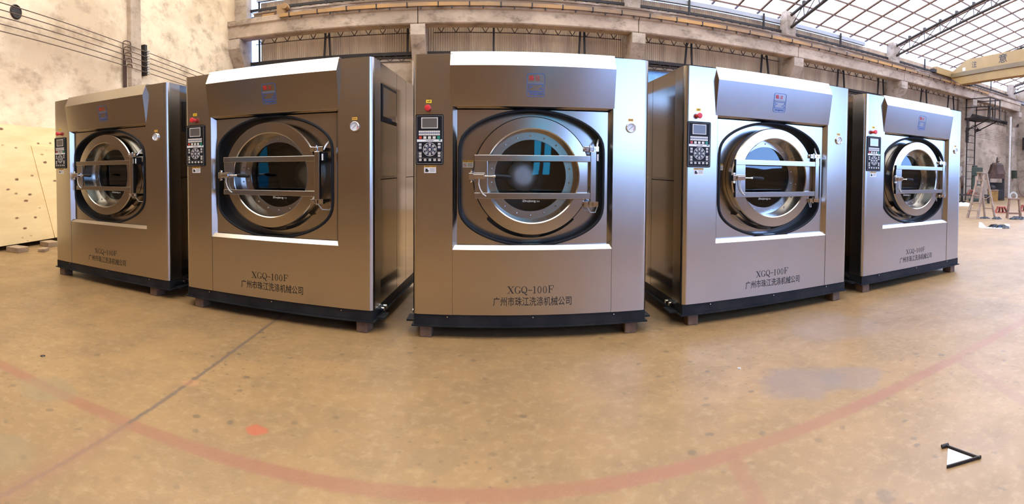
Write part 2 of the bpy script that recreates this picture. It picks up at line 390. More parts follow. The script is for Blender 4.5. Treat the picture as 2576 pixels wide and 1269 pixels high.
# left wall with one window behind the camera, and its gable
mb = wall_pieces((YF-.3, YB+.3), [], EAVE-.15, lambda m, a, b, z0, z1: m.box(XL-.3, XL, a, b, z0, z1))
mb.prism([(YF-.3, EAVE-.15), (YB+.3, EAVE-.15), (YB, EAVE-.05), (RIDGE_Y, roof_z(RIDGE_Y)-.05), (YF, roof_z(YF)-.05)], lambda u, v, w: (w, u, v), XL-.3, XL)
struct(mb, 'wall_left', WALL)
mb = wall_pieces((YF-.3, YB+.3), [(13.5, 14.3, 4.7, 6.8)], EAVE-.15, lambda m, a, b, z0, z1: m.box(XR, XR+.3, a, b, z0, z1))
mb.prism([(YF-.3, EAVE-.15), (YB+.3, EAVE-.15), (YB, EAVE-.05), (RIDGE_Y, roof_z(RIDGE_Y)-.05), (YF, roof_z(YF)-.05)], lambda u, v, w: (w, u, v), XR, XR+.3)
struct(mb, 'wall_right', WALLB)
# front wall behind the camera: doorways towards the right, two narrow window slits
OPEN = [(.86, 1.03, 1.2, 3.1), (1.10, 1.27, 1.2, 3.1), (-6.9, -6.4, .6, 2.6), (2.05, 8.9, 1.45, 3.8), (9.5, 15.0, 1.6, 3.9), (16, 24, 0, 3.8)]
struct(wall_pieces((XL, XR), OPEN, roof_z(YF)-.05, lambda m, a, b, z0, z1: m.box(a, b, YF-.25, YF, z0, z1)), 'wall_front', WALLF)
wg = bpy.data.materials.new('teal_glass'); wg.use_nodes = True; nt = wg.node_tree; nt.nodes.clear()
o_ = nt.nodes.new('ShaderNodeOutputMaterial'); t_ = nt.nodes.new('ShaderNodeBsdfTransparent'); t_.inputs[0].default_value = (.30, .66, .62, 1); nt.links.new(t_.outputs[0], o_.inputs[0])
wg2 = wg.copy(); wg2.node_tree.nodes['Transparent BSDF'].inputs[0].default_value = (.13, .30, .28, 1)
for i, (a, b, z0, z1) in enumerate(OPEN[:3]):
    struct(MB().box(a, b, YF-.14, YF-.13, z0, z1), 'window_%d' % (i+1), wg if i < 2 else wg2)
# back wall: plaster below, corrugated sheets above
struct(wall_pieces((XL, XR), [(5.4, 7.4, 3.4, 4.5)], 4.62, lambda m, a, b, z0, z1: m.box(a, b, YB, YB+.25, z0, z1)), 'wall_back', WALLB)
d1 = struct(MB().box(5.4, 7.4, 15.10, 15.13, 3.95, 4.5), 'window_4', BLUEP)
MB().box(5.4, 7.4, 15.05, 15.12, 3.88, 3.97).box(5.98, 6.05, 15.05, 15.1, 3.4, 3.9).box(6.9, 6.97, 15.05, 15.1, 3.4, 3.9).build('window_frame', DARKST, d1)
def corrugated(x0, x1, z0, z1, y):
    n = int((x1-x0)/.0725*6); vs = []
    for i in range(n+1):
        x = x0 + (x1-x0)*i/n; yy = y + .016*math.sin(2*PI*(x-x0)/.0725)
        vs += [(x, yy, z0), (x, yy, z1)]
    return MB().add(vs, [(2*i, 2*i+2, 2*i+3, 2*i+1) for i in range(n)], True)
struct(corrugated(-6.72, XR, 4.6, 6.78, 15.2), 'wall_cladding', CORR)
struct(MB().box(-6.8, 15.2, 15.02, 15.16, 6.78, 6.92), 'trim_1', GREYP)
# sill girt with lattice, upper girt with lattice
mb = MB().box(XL+.35, XR, 14.93, 15.08, 4.70, 4.80).box(XL+.35, XR, 14.93, 15.08, 4.62, 4.64)
struct(mb, 'trim_2', DARKST)
def zigzag(x0, x1, zt, zb, y, step, r=.011, gaps=()):
    mb = MB(); n = int((x1-x0)/step)
    mb.bar((x0, y, zb), (x1, y, zb), .022, .022)
    for i in range(n):
        a = x0 + i*step
        mb.bar((a, y, zt), (a+step*.5, y, zb), r*2, r*2); mb.bar((a+step*.5, y, zb), (a+step, y, zt), r*2, r*2)
    return mb
COLX = [-7.2, -1.47, 4.97, 10.95, 16.82, 22.72, 28.2]
for a, b in zip(COLX[:-1], COLX[1:]):
    struct(zigzag(a+.4, b-.3, 5.72, 5.36, 14.95, .44), 'lattice_girder', RUSTST)
    mb = zigzag(a+.25, b-.25, 6.44, 6.27, 14.95, .34); mb.box(a+.22, b-.22, 14.93, 14.99, 6.44, 6.52)
    struct(mb, 'lattice_girder', DARKST)
    struct(zigzag(a+.3, b-.3, 4.70, 4.52, 14.96, .36, .008), 'lattice_girder', DARKST)
# wall posts (pairs of slim dark angles) between the girts
def post(xa, xb, z0, z1, y=14.93, w=.055): struct(MB().bar((xa, y, z0), (xb, y, z1), w, w), 'wall_post', DARKST)
for xa, xb in ((-4.46, -4.40), (-4.27, -4.31), (-1.86, -1.84), (.72, .72), (3.32, 3.36), (3.50, 3.47), (6.87, 6.94), (7.12, 7.08), (9.85, 9.90), (10.2, 10.05), (13.55, 13.6), (13.95, 13.85), (15.95, 16.0), (16.35, 16.25), (19.0, 19.1), (19.5, 19.4), (21.3, 21.4), (21.9, 21.75), (25.5, 25.6), (26.1, 26.0)):
    post(xa, xb, 4.76, 5.75)
for x in (-4.4, .7, 7.0, 9.95, 13.7, 19.3, 25.8): post(x, x, 6.0, 6.98, 14.95, .06)
for xa in (-7.06, -6.74): post(xa, xa, 4.3, 7.0, 15.1, .05)
# columns with corbels
for i, x in enumerate(COLX):
    w = .21
    mb = MB().prism([(15.05, 0), (15.05, 7.18), (14.68, 7.18), (14.62, 7.0), (14.63, 5.9), (14.63, 5.40), (14.12, 5.40), (14.12, 5.10), (14.58, 4.45), (14.58, 0)], lambda u, v, q: (q, u, v), x-w, x+w)
    struct(mb, 'column', CONCD, bevel=.015)
# crane beams, one per bay
for a, b in zip(COLX[:-1], COLX[1:]):
    mb = MB().prism([(14.20, 5.41), (14.62, 5.41), (14.62, 5.88), (14.72, 5.88), (14.72, 5.98), (14.10, 5.98), (14.10, 5.82), (14.16, 5.78), (14.16, 5.44)], lambda u, v, q: (q, u, v), a+.012 if a > -7 else XL, b-.012)
    struct(mb, 'crane_beam', CONC, bevel=.012)
mb = MB().prism([(14.30, 5.98), (14.50, 5.98), (14.50, 6.01), (14.425, 6.02), (14.425, 6.14), (14.45, 6.16), (14.45, 6.21), (14.35, 6.21), (14.35, 6.16), (14.375, 6.14), (14.375, 6.02), (14.30, 6.01)], lambda u, v, q: (q, u, v), -6.6, XR-.2)
struct(mb, 'crane_rail', RAILST)
mb = MB()
for k in range(62): mb.box(-6.3+k*.58, -6.24+k*.58, 14.28, 14.52, 5.982, 6.02)
struct(mb, 'trim_3', DARKST)
mb = MB().box(-5.6, 24.0, 14.02, 14.075, 5.865, 5.965)
bus = mb.build('conductor_rail', ORANGE); tag(bus, 'orange conductor rail running along the front of the crane beams', 'rail')
for k in range(34):
    x = -5.3 + k*.88
    if x < 23.6: MB().box(x, x+.035, 14.01, 14.10, 5.845, 5.978).build('rail_bracket', DARKST, bus); MB().bar((x+.4, 14.05, 5.90), (x+.4, 14.05, 5.79), .035, .035).build('hanger_bolt', DARKST, bus)
ec = empty('end_stop', (-6.0, 14.4, 5.99)); tag(ec, 'orange motor end stop at the corner end of the crane rail', 'end stop')
MB().box(-.28, .12, -.09, .05, .02, .12).box(.25, .50, -.20, .0, 0, .30).lathe([(0, -.26), (.09, -.26), (.09, -.02), (0, -.02)], 16, (.52, .24)).build('stop_block', ORANGE, ec)
# roof: translucent sheets, purlins, sheet joints, trusses
mb = MB(); 
for (ya, yb) in ((YB+.45, RIDGE_Y), (RIDGE_Y, YF-.4)):
    za, zb = EAVE+SLOPE*(YB-ya) if ya > RIDGE_Y else roof_z(ya), roof_z(RIDGE_Y) if yb == RIDGE_Y else roof_z(yb)
    mb.add([(XL-.4, ya, za+.16), (XR+.4, ya, za+.16), (XR+.4, yb, zb+.16), (XL-.4, yb, zb+.16)], [(0, 1, 2, 3)])
ceil = struct(mb, 'ceiling', ROOF)
ys = [YB-.0-.815*k for k in range(22)]
for y in ys:
    MB().box(XL, XR, y-.014, y+.014, roof_z(y)+.05, roof_z(y)+.11).build('purlin', PURL, ceil)
for k in range(40):
    x = XL + .55 + .93*k
    if x > XR: break
    mb = MB()
    mb.bar((x, YB+.3, roof_z(YB)+.055), (x, RIDGE_Y, roof_z(RIDGE_Y)+.135), .075, .05); mb.bar((x, RIDGE_Y, roof_z(RIDGE_Y)+.135), (x, YF, roof_z(YF)+.135), .075, .05)
    mb.build('roof_joint_bar', PURL, ceil)
def truss(x):
    mb = MB(); up = lambda y: roof_z(y)-.06; lo = lambda y: roof_z(y) - .50
    for a, b in ((14.9, RIDGE_Y), (RIDGE_Y, YF+.1)):
        mb.tube([(x, a, up(a)), (x, b, up(b))], .055, 8); mb.tube([(x, a, lo(a)), (x, b, lo(b))], .055, 8)
    Y = [14.75 - .815*k for k in range(21)]
    for k, y in enumerate(Y):
        mb.tube([(x, y, up(y)), (x, y-.06, lo(y-.06))], .022, 6)
        if k+1 < len(Y): mb.tube([(x, y-.815, up(y-.815)), (x, y-.1, lo(y-.1))], .018, 6)
        mb.box(x-.05, x+.05, y-.09, y+.02, up(y)+.03, up(y)+.14)
    return mb
for x in COLX[1:]: struct(truss(x), 'roof_truss', ROOFST)

# bridge crane
CR = empty('bridge_crane', (20.7, 14.38, 6.21), math.radians(0)); tag(CR, 'yellow overhead bridge crane girder with darker brown band running on the concrete beams', 'crane')
ca = math.radians(13); Mg = Matrix.Rotation(-ca, 4, 'Z')
def gp(u, v, w): return Mg @ Vector((w, -u, v - .02))
LG = 16.0
mb = MB().prism([(.30, -.06), (.34, -.10), (1.0, -.42), (LG-1, -.42), (LG-.3, -.1), (LG-.3, .2), (LG-1.3, .72), (1.35, .72), (.35, .28)], gp, -.20, .20)
g = mb.build('girder', CRANEY, CR, bevel=.012)
mb = MB().prism([(.3, -.04), (LG-.4, -.04), (LG-.4, .16), (.3, .16)], gp, -.25, -.2)
mb.build('brown_band', CRANED, CR)  # darker brown strip along the girder's side
mb = MB().box(-1.35, 1.35, -.13, .13, .02, .34); mb.build('end_truck', CRANEY, CR, bevel=.01)
for x in (-1.05, 1.05): MB().lathe([(0, -.06), (.10, -.06), (.10, .06), (0, .06)], 18, (x, .11)).build('wheel', DARKST, CR)
MB().box(-1.60, -1.36, -.13, .08, .03, .19).build('buffer', DARKST, CR); MB().box(.5, .95, -.75, -.45, -.30, -.05).build('drive_motor', DARKST, CR)
gf = lambda u, v: tuple(gp(u, v, -.203))
t = MB(); text_bm('注', (1.72, 2.05, .27, .58), gf, .01, 0, t); t.build('girder_lettering', INK, CR); t = MB(); text_bm('意', (3.45, 3.95, .26, .66), gf, .01, 0, t)
t.build('girder_lettering', INK, CR); MB().prism([(1.1, .2), (1.3, .2), (1.3, .36), (1.1, .36)], gp, -.21, -.2).build('plate', WHITEL, CR)

# ================================================================== LEFT WALL FITTINGS
struct(MB().box(XL, XL+.12, 9.08, 9.46, 0, 7.4), 'trim_4', WALLB, bevel=.01)
mb = MB().lathe([(0, .02), (.10, .02), (.12, .04), (.14, .015), (.14, 0)], 20, (0, 0), axis='z')  # raised dark disc gives the shade inside a wall hole
hole = mb.build('hole_shade_disc', DARKST); hole.rotation_euler = (0, PI/2, 0); hole.location = (XL, 5.80, 4.33); tag(hole, 'dark disc for the shade of a round hole high in the left plaster wall', 'wall hole')
def wz(k, y): return 4.37 - .128*k - .053*(y-5.42) + .004*k*(y-5.4)*.3
for k in range(5):
    w = MB().tube([(XL+.16, y, wz(k, y)) for y in np.linspace(-2.1, 14.0, 24)], .009, 6).build('wire', WIRE)
    tag(w, ['topmost', 'second from top', 'middle', 'second from bottom', 'lowest'][k] + ' of the five bare wires strung along the left plaster wall', 'wire', 'wires along the left wall')
ir = empty('insulator_rack', (XL+.12, 9.62, 3.95)); tag(ir, 'black rack of five spool insulators on the left wall pilaster', 'insulator')
MB().box(-.12, .02, -.05, .05, -.36, .38).build('rack_board', DARKST, ir, bevel=.006)
for k in range(5):
    MB().lathe([(0, -.045), (.04, -.045), (.045, -.02), (.025, -.01), (.025, .01), (.045, .02), (.04, .045), (0, .045)], 14, (.05, .04), axis='z').build('insulator', PORC, ir, loc=(0, 0, wz(k, 9.62)-3.95))
for k in range(5):
    y = 8.86 + .028*k; zt = 4.28 - .13*k
    p = MB().tube([(XL+.05, y, 1.0), (XL+.05, y, zt-.03), (XL+.06, y+.01, zt), (XL+.1, y+.06, zt+.015), (XL+.13, y+.16-.015*k, zt), (XL+.14, y+.17-.015*k, zt-.07)], .011, 6).build('conduit', RUSTST)
    tag(p, ['tallest', 'second tallest', 'middle', 'second shortest', 'shortest'][k] + ' of five thin hooked conduits rising beside the wall pilaster', 'conduit', 'hooked conduits by the pilaster')

# plywood crate on bricks, left of the row
cr_ = empty('plywood_crate', (-6.72, 5.0, 0), math.radians(5)); tag(cr_, 'large pale plywood crate with dark knots standing on bricks at the left wall', 'crate')
MB().box(-.45, -.02, -2.2, 1.9, .10, 2.12).build('crate_box', PLY, cr_)
MB().prism([(-2.2, .085), (1.16, .085), (.58, 1.78), (.45, 2.13), (-2.2, 2.13)], lambda u, v, w: (w, u, v), -.02, 0).build('front_sheet', PLY, cr_)
MB().prism([(1.19, .085), (1.9, .085), (1.9, 1.78), (.61, 1.78)], lambda u, v, w: (w, u, v), -.02, -.008).build('side_sheet', PLY, cr_)
MB().box(-.45, -.03, -2.1, 1.85, .085, .10).build('skid', DARKST, cr_)
def block(name, x, y, sx, sy, sz, rz, m, label, cat, group=None):
    o = MB().box(-sx/2, sx/2, -sy/2, sy/2, 0, sz).build(name, m, bevel=.006); o.location = (x, y, 0); o.rotation_euler = (0, 0, rz); tag(o, label, cat, group); return o
block('brick', -6.52, 5.05, .30, .24, .083, .1, TAN, 'flat brick under the front edge of the plywood crate', 'brick')
block('brick', -6.24, 5.38, .12, .22, .05, .5, TAN, 'loose small brick lying on the floor in front of the plywood crate', 'brick')
block('brick', -6.58, 5.82, .26, .24, .083, -.1, TAN, 'brick under the crate corner nearest the first washing machine', 'brick')

# ================================================================== WASHING MACHINE
HW, ZB, ZT, DEP = .935, .19, 2.222, 1.75
CX, CZ = -.004, 1.28
FR = lambda u, v: (u, -.0022, v)
FT = lambda u, v: (u, .0032, v)        # print on the lower panel
def make_machine():
    R = empty('washing_machine', (0, 0, 0))
    # columns: rounded outer corner, return down the side
    for sgn, xi in ((-1, .622), (1, .637)):
        pts = [(xi, 0)] + [(HW-.045+.045*math.sin(a), .045-.045*math.cos(a)) for a in np.linspace(0, PI/2, 9)] + [(HW, .21), (xi, .21)]
        mb = MB(); n = len(pts); vs = [(sgn*u, v, z) for z in (ZB, ZT) for u, v in pts]
        for i in range(n):
            j = (i+1) % n; f = (i, j, n+j, n+i)
            mb.add([vs[q] for q in f], [(0, 1, 2, 3) if sgn > 0 else (3, 2, 1, 0)], False)
        mb.add(vs[n:], [list(range(n)) if sgn > 0 else list(range(n))[::-1]]); mb.add(vs[:n], [list(range(n))])
        o = mb.build('front_column', STEEL, R)
        for p_ in o.data.polygons:
            if abs(p_.normal.z) < .5 and .02 < abs(p_.normal.x): p_.use_smooth = False
    # lower panel with sloping top lip
    MB().prism([(.004, ZB), (.004, .700), (.0, .702), (.026, .736), (.06, .738), (.12, .738), (.12, ZB)], lambda u, v, w: (w, u, v), -.6205, .6355).build('lower_panel', STEEL, R)
    # hood bulging forward
    h = MB().prism([(.012, 2.24), (-.052, 2.122), (.0, 1.818), (.09, 1.788), (.12, 1.79), (.12, 2.24)], lambda u, v, w: (w, u, v), -.640, .645)
    h.build('hood', STEEL, R, bevel=.003)
    # recessed panel with barrel-shaped opening
    hole = []
    for k in range(96):
        a = 2*PI*k/96; lo_, hi = .1, .9
        for _ in range(40):
            r = (lo_+hi)/2; x, z = r*math.cos(a), r*math.sin(a); za = .53 - (.96 - math.sqrt(max(.96**2-x*x, 0)))
            f = (abs(x)/.572)**9 + (abs(z)/za)**9 if za > 0 else 9
            if f > 1: hi = r
            else: lo_ = r
        hole.append((r*math.cos(a)-.002, r*math.sin(a)+1.262))
    mb = MB().plate_hole((-.590, .604, .73, 1.795), hole, .05)
    mb.add([(-.6215, .0, .70), (-.590, .05, .735), (-.590, .05, 1.79), (-.6215, .0, 1.82)], [(0, 1, 2, 3)])
    mb.add([(.6365, .0, .70), (.604, .05, .735), (.604, .05, 1.79), (.6365, .0, 1.82)], [(3, 2, 1, 0)])
    mb.build('recessed_panel', STEEL, R)
    mb = MB().tube([(x, .046, z) for x, z in hole], .012, 8, closed=True)
    n = len(hole); mb.add([(x, .045, z) for x, z in hole] + [(x*.99, .17, (z-1.262)*.99+1.262) for x, z in hole], [(i, (i+1) % n, n+(i+1) % n, n+i) for i in range(n)], True)
    mb.build('rubber_gasket', RUBBER, R)
    circ = [(CX+.41*math.cos(2*PI*k/64), CZ+.41*math.sin(2*PI*k/64)) for k in range(64)]
    MB().plate_hole((-.62, .62, .69, 1.83), circ, .17).build('drum_front', SATIN, R)
    MB().lathe([(.47, .10), (.498, .12), (.492, .17)], 40, (CX, CZ), PI*1.25, PI*1.75).build('drip_lip', SATIN, R)
    # drum: perforated cylinder, lifters, hub cover
    d = MB().lathe([(.36, .29), (.52, .30), (.52, 1.15), (0.001, 1.15)], 64, (CX, CZ)).build('drum', DRUM, R)
    for k in range(3):
        a = 2*PI*k/3 + .5; mb = MB()
        e1, e2 = (math.cos(a), math.sin(a)), (-math.sin(a), math.cos(a))
        mb.prism([(.52, -.09), (.40, -.03), (.40, .03), (.52, .09)], lambda u, v, w: (CX+e1[0]*u+e2[0]*v, w, CZ+e1[1]*u+e2[1]*v), .32, 1.14)
        mb.build('lifter', SATIN, d)
    MB().lathe([(.001, .800), (.07, .8015), (.142, .806), (.147, .812), (.148, .82), (.148, 1.14)], 48, (CX-.015, CZ-.012), soft=True).build('hub_cover', HUB, d)
    # door
    D = MB().lathe([(.40, .168), (.436, .165), (.436, .075), (.462, .065), (.464, .012), (.456, .0), (.372, -.004), (.364, .002), (.352, .17), (.352, .19)], 96, (CX, CZ)).build('door', POLISH, R)
    mb = MB().lathe([(.352, .176), (.292, .178), (.290, .19)], 96, (CX, CZ))
    for k in range(18):
        a = 2*PI*(k+.5)/18; mb.lathe([(.0075, .177), (.006, .171), (.0005, .169)], 8, (CX+.322*math.cos(a), CZ+.322*math.sin(a)))
    mb.build('glass_rim', SATIN, D)
    MB().lathe([(.0005, .186), (.15, .187), (.292, .188)], 64, (CX, CZ), smooth=True).build('door_glass', GLASS, D)
    t = text_bm('Zhujiang', (CX-.065, CX+.045, 1.060, 1.083), lambda u, v: (u, .180, v), .012); text_bm('洗涤', (CX+.052, CX+.078, 1.064, 1.077), lambda u, v: (u, .180, v), .01, 0, t)
    t.build('glass_lettering', GLASSTXT, D)
    for z0, z1 in ((1.394, 1.441), (1.104, 1.150)): MB().box(-.453, .47, -.045, -.004, z0, z1).build('crossbar', SATIN, D, bevel=.003)
    MB().box(-.450, -.350, -.038, -.026, 1.148, 1.396).build('latch_plate', SATIN, D, bevel=.003)
    MB().box(.446, .490, -.05, -.002, 1.078, 1.474).build('hinge_post', SATIN, D, bevel=.003)
    for z in (1.495, 1.062):
        mb = MB().box(.400, .437, -.028, .012, z-.019, z+.019).box(.441, .466, -.036, .015, z-.017, z+.017).box(.470, .515, -.03, .02, z-.02, z+.02).box(.476, .506, .02, .17, z-.014, z+.014)
        for x in (.418, .49): mb.lathe([(.009, -.03), (.009, -.038), (.0005, -.038)], 6, (x, z))
        mb.tube([(.45, -.01, z-.03), (.45, -.01, z+.03)], .008, 8); mb.build('hinge', CHROME, D, bevel=.002)
    mb = MB().box(-.455, -.372, -.078, -.038, 1.258, 1.303).box(-.494, -.452, -.07, -.03, 1.250, 1.302).box(-.46, -.38, -.09, -.078, 1.268, 1.292)
    for z in (1.238, 1.313): mb.lathe([(.0005, -.062), (.010, -.06), (.0135, -.05), (.010, -.04), (.0005, -.038)], 12, (-.476, z))
    mb.tube([(-.372, -.062, 1.278), (-.31, -.062, 1.277)], .0065, 8); mb.tube([(-.31, -.062, 1.277), (-.287, -.062, 1.277)], .0105, 8)
    la = mb.build('latch', CHROME, D, bevel=.002)
    MB().tube([(-.290, -.062, 1.277), (-.284, -.062, 1.277), (-.21, -.062, 1.274), (-.178, -.062, 1.271), (-.172, -.062, 1.271)], [.014, .017, .0165, .0155, .011], 12).build('handle_grip', RUBBER, D)
    MB().tube([(-.415, -.06, 1.26), (-.418, -.058, 1.22), (-.408, -.055, 1.18), (-.385, -.052, 1.14), (-.362, -.048, 1.125)], .005, 6).build('latch_hose', CABLE, D)
    MB().tube([(.512, -.01, 1.49), (.516, .04, 1.53), (.535, .08, 1.57), (.558, .10, 1.60)], .008, 6).build('switch_hose', CABLE, D)
    MB().tube([(.40, .0, 1.104), (.425, .03, 1.06), (.47, .06, .99), (.52, .10, .985), (.545, .14, 1.03)], .0045, 6).build('hinge_cable', CABLE, D)
    MB().box(.496, .523, -.02, .06, 1.394, 1.468).box(.501, .515, -.024, -.02, 1.402, 1.455, 1).build('door_switch', [BLACK, WHITEL], D, bevel=.003)
    # control panel
    def K(px, py): return (-.911 + (px-95)/545*.219, 1.754 - (py-70)/1005*.39)
    P = MB().prism([(-.911+.01*(1-math.cos(a)) if False else x, z) for x, z in rrect(-.911, -.692, 1.364, 1.754, .012)], lambda u, v, w: (u, w, v), 0, -.012).build('control_panel', BLACK, R)
    yk = -.0128
    def rect(mb, x0, y0, x1, y1, m=0, y=yk):
        a = K(x0, y0); b = K(x1, y1); mb.box(a[0], b[0], y, -.0125, b[1], a[1], m); return mb
    F2 = lambda u, v: (u, -.0135, v); PF = lambda q: K(*q)
    mb = MB(); mb.ribbon([PF(q) for q in ((120, 97), (615, 97), (615, 1050), (120, 1050))], .0016, lambda u, v: (u, -.0124, v), True)
    mb.ribbon([PF(q) for q in ((145, 820), (605, 820), (605, 942), (145, 942))], .0012, lambda u, v: (u, -.0124, v), True); mb.build('panel_outline', GREYBOX, P)
    rect(MB(), 208, 130, 530, 350).build('screen_frame', CREAM, P); rect(MB(), 226, 148, 514, 333, y=-.0134).build('screen', SCREEN, P)
    mb = MB()
    for r in (395, 450):
        for c in range(5): rect(mb, 159+c*83, r, 238+c*83, r+38, 0)
    rect(mb, 159, 434, 575, 449, 1)
    for r in (395, 450):
        for c in range(5): rect(mb, 192+c*83, r+14, 206+c*83, r+24, 2, -.0132)
    mb.build('menu_keys', [CREAM, BLUEKEY, INK], P)
    rect(MB(), 163, 506, 218, 558).build('stop_key', REDKEY, P); rect(MB(), 517, 500, 573, 558).build('start_key', GREENKEY, P)
    mb = MB()
    for x in (250, 340, 430): rect(mb, x, 506, x+58, 558)
    mb.build('mode_keys', CREAM, P)
    mb = rect(MB(), 127, 568, 617, 617); rect(mb, 548, 572, 592, 594, 1, -.0134)
    a, b = K(300, 606), K(450, 580); text_bm('全自动洗脱机', (a[0], b[0], a[1], b[1]), F2, .01, 2, mb); mb.build('title_strip', [WHITEL, GREENKEY, INK], P)
    c0 = K(375, 768); s = .219/545
    cir = lambda r, n=40: [(c0[0]+r*s*math.cos(2*PI*k/n), c0[1]+r*s*math.sin(2*PI*k/n)) for k in range(n)]
    mb = MB(); mb.add([(u, -.0126, v) for u, v in cir(126)], [list(range(40))], m=1); mb.ribbon(cir(127), .0034, F2, True); mb.ribbon(cir(55), .0018, F2, True)
    for k in range(8):
        a = PI/4*k; x, z = 375+93*math.cos(a), 768+93*math.sin(a); rect(mb, x-19, z-21, x+19, z+21, 0, -.0136); rect(mb, x-7, z-8, x+7, z+8, 2, -.0139)
    rect(mb, 355, 746, 395, 792, 0, -.0136); rect(mb, 368, 760, 382, 778, 2, -.0139); mb.build('program_dial', [CREAM, NAVY, INK], P)
    mb = MB()
    for x in (160, 527): rect(mb, x, 638, x+60, 778, 1, -.0127)
    for x, y in ((165, 650), (165, 712), (532, 640), (532, 702), (165, 830), (165, 885), (532, 822), (532, 875)): rect(mb, x, y, x+48, y+42, 0, -.0136); rect(mb, x+17, y+14, x+31, y+28, 2, -.0139)
    for x in (167, 261, 354, 446, 534): rect(mb, x, 956, x+46, 1000, 0, -.0136); rect(mb, x+16, 970, x+30, 986, 2, -.0139)
    mb.build('function_keys', [CREAM, NAVY, INK], P)
    # emergency stop, gauge, labels
    E_ = MB().lathe([(.016, 0), (.016, -.022), (.012, -.024), (.012, -.03), (.0225, -.032), (.0245, -.04), (.021, -.05), (.0005, -.053)], 24, (-.813, 1.802)).build('emergency_button', REDBTN, R)
    G = MB().lathe([(.039, 0), (.040, -.012), (.036, -.017), (.033, -.012), (.033, -.006)], 32, (.782, 1.672)).build('pressure_gauge', CHROME, R)
    mb = MB(); mb.add([(.782+.0335*math.cos(2*PI*k/32), -.007, 1.672+.0335*math.sin(2*PI*k/32)) for k in range(32)], [list(range(32))])
    for k in range(11):
        a = math.radians(225-27*k); mb.ribbon([(.782+.025*math.cos(a), 1.672+.025*math.sin(a)), (.782+.030*math.cos(a), 1.672+.030*math.sin(a))], .0015, lambda u, v: (u, -.0075, v), m=1)
    mb.ribbon([(.782+.027*math.cos(math.radians(q)), 1.672+.027*math.sin(math.radians(q))) for q in (-45, -30, -15, 0)], .004, lambda u, v: (u, -.0073, v), m=2)
    mb.build('gauge_face', [DIAL, INK, REDBTN], G)
    MB().ribbon([(.797, 1.686), (.764, 1.655)], .003, lambda u, v: (u, -.0085, v)).build('gauge_needle', INK, G)
    def sticker(name, x0, x1, z0, z1, m, y=0.0): return MB().box(x0, x1, y-.0015, y, z0, z1).build(name, m, R)
    a = sticker('yellow_label', -.829, -.786, 1.843, 1.868, YELLOW); text_bm('急停', (-.820, -.795, 1.849, 1.862), FR, .015).build('label_text', INK, a)
    a = sticker('gauge_label', .760, .803, 1.724, 1.746, ORANGEL); text_bm('压力表', (.766, .797, 1.730, 1.741), FR, .015).build('label_text', INK, a)
    def warn(name, x0, x1, z0, z1, y, kind):
        a = sticker(name, x0, x1, z0, z1, WHITEL, y); w, hh = x1-x0, z1-z0; f = lambda u, v: (u, y-.0022, v)
        mb = MB().box(x0, x1, y-.0019, y-.0015, z1-.27*hh, z1); mb.build('label_band', ORANGEL, a)
        mb = text_bm('警告', (x0+.25*w, x0+.5*w, z1-.22*hh, z1-.05*hh), f, .01); text_bm('WARNING', (x0+.55*w, x0+.95*w, z1-.20*hh, z1-.08*hh), f, .01, 0, mb)
        mb.ribbon([(x0+.12*w, z1-.21*hh), (x0+.19*w, z1-.21*hh), (x0+.155*w, z1-.06*hh)], .002, f, True)
        for k in range(4): mb.ribbon([(x0+.48*w, z0+hh*(.58-.13*k)), (x0+.92*w, z0+hh*(.58-.13*k))], .0022, f)
        if kind: mb.add([f(x0+w*q[0], z0+hh*q[1]) for q in ((.08, .14), (.32, .12), (.42, .3), (.3, .42), (.3, .55), (.12, .6), (.1, .4))], [list(range(7))])
        mb.build('label_text', INK, a)
        if not kind:
            c = (x0+.22*w, z0+.36*hh); mb = MB().ribbon([(c[0]+.0105*math.cos(2*PI*k/20), c[1]+.0105*math.sin(2*PI*k/20)) for k in range(20)], .003, f, True); mb.ribbon([(c[0]-.008, c[1]+.008), (c[0]+.008, c[1]-.008)], .0026, f); mb.build('prohibition_sign', INKR, a)
    warn('warning_label', -.844, -.751, 1.300, 1.359, 0.0, True); warn('notice_label', -.553, -.467, 1.343, 1.400, .17, False)
    # logo on the hood
    def HP(u, v): 
        k = (v-1.818)/(2.122-1.818); return (u, -.052*k - .0022, v)
    mb = MB(); mb.ribbon(rrect(-.052, .082, 1.893, 2.063, .018), .0036, HP, True); mb.ribbon([(-.052, 1.926), (.082, 1.926)], .003, HP)
    zz = [(-.040, 1.984), (.070, 1.984), (.070, 1.966), (.040, 1.950), (.070, 1.950), (.070, 1.934), (-.040, 1.934), (-.040, 1.952), (-.010, 1.968), (-.040, 1.968)]
    mb.ribbon(zz, .0036, HP, True); text_bm('ZHUJIANG', (-.037, .067, 1.901, 1.919), HP, .03, 0, mb)
    E2 = mb.build('emblem', INKB, R)
    text_bm('珠', (-.038, .002, 2.012, 2.050), HP, .02, 0, text_bm('江', (.014, .046, 2.014, 2.046), HP, .02)).build('emblem_characters', INKR, E2)
    mb = MB()
    for q in range(3): mb.ribbon([(-.048+.0054*k, 2.000-.0055*q+.0012*math.sin(k*1.6)) for k in range(24)], .0022, HP)
    mb.build('emblem_waves', INKG, E2)
    # lettering
    serif().build('model_lettering', INK, R)
    text_bm('广州市珠江洗涤机械公司', (-.303, .314, .262, .334), FT, .007).build('company_lettering', INK, R)
    # body panels
    for sgn in (-1, 1):
        mb = MB(); x = sgn*(HW-.006)
        for y0, y1, z0, z1 in ((.212, .78, 1.245, ZT-.002), (.212, .78, ZB, 1.238), (.787, 1.15, ZB, ZT-.002), (1.157, DEP, 1.245, ZT-.002), (1.157, DEP, ZB, 1.238)):
            mb.box(min(x, x-sgn*.02), max(x, x-sgn*.02), y0, y1, z0, z1)
        mb.build('side_panel', SIDE, R)
    hx = HW-.006
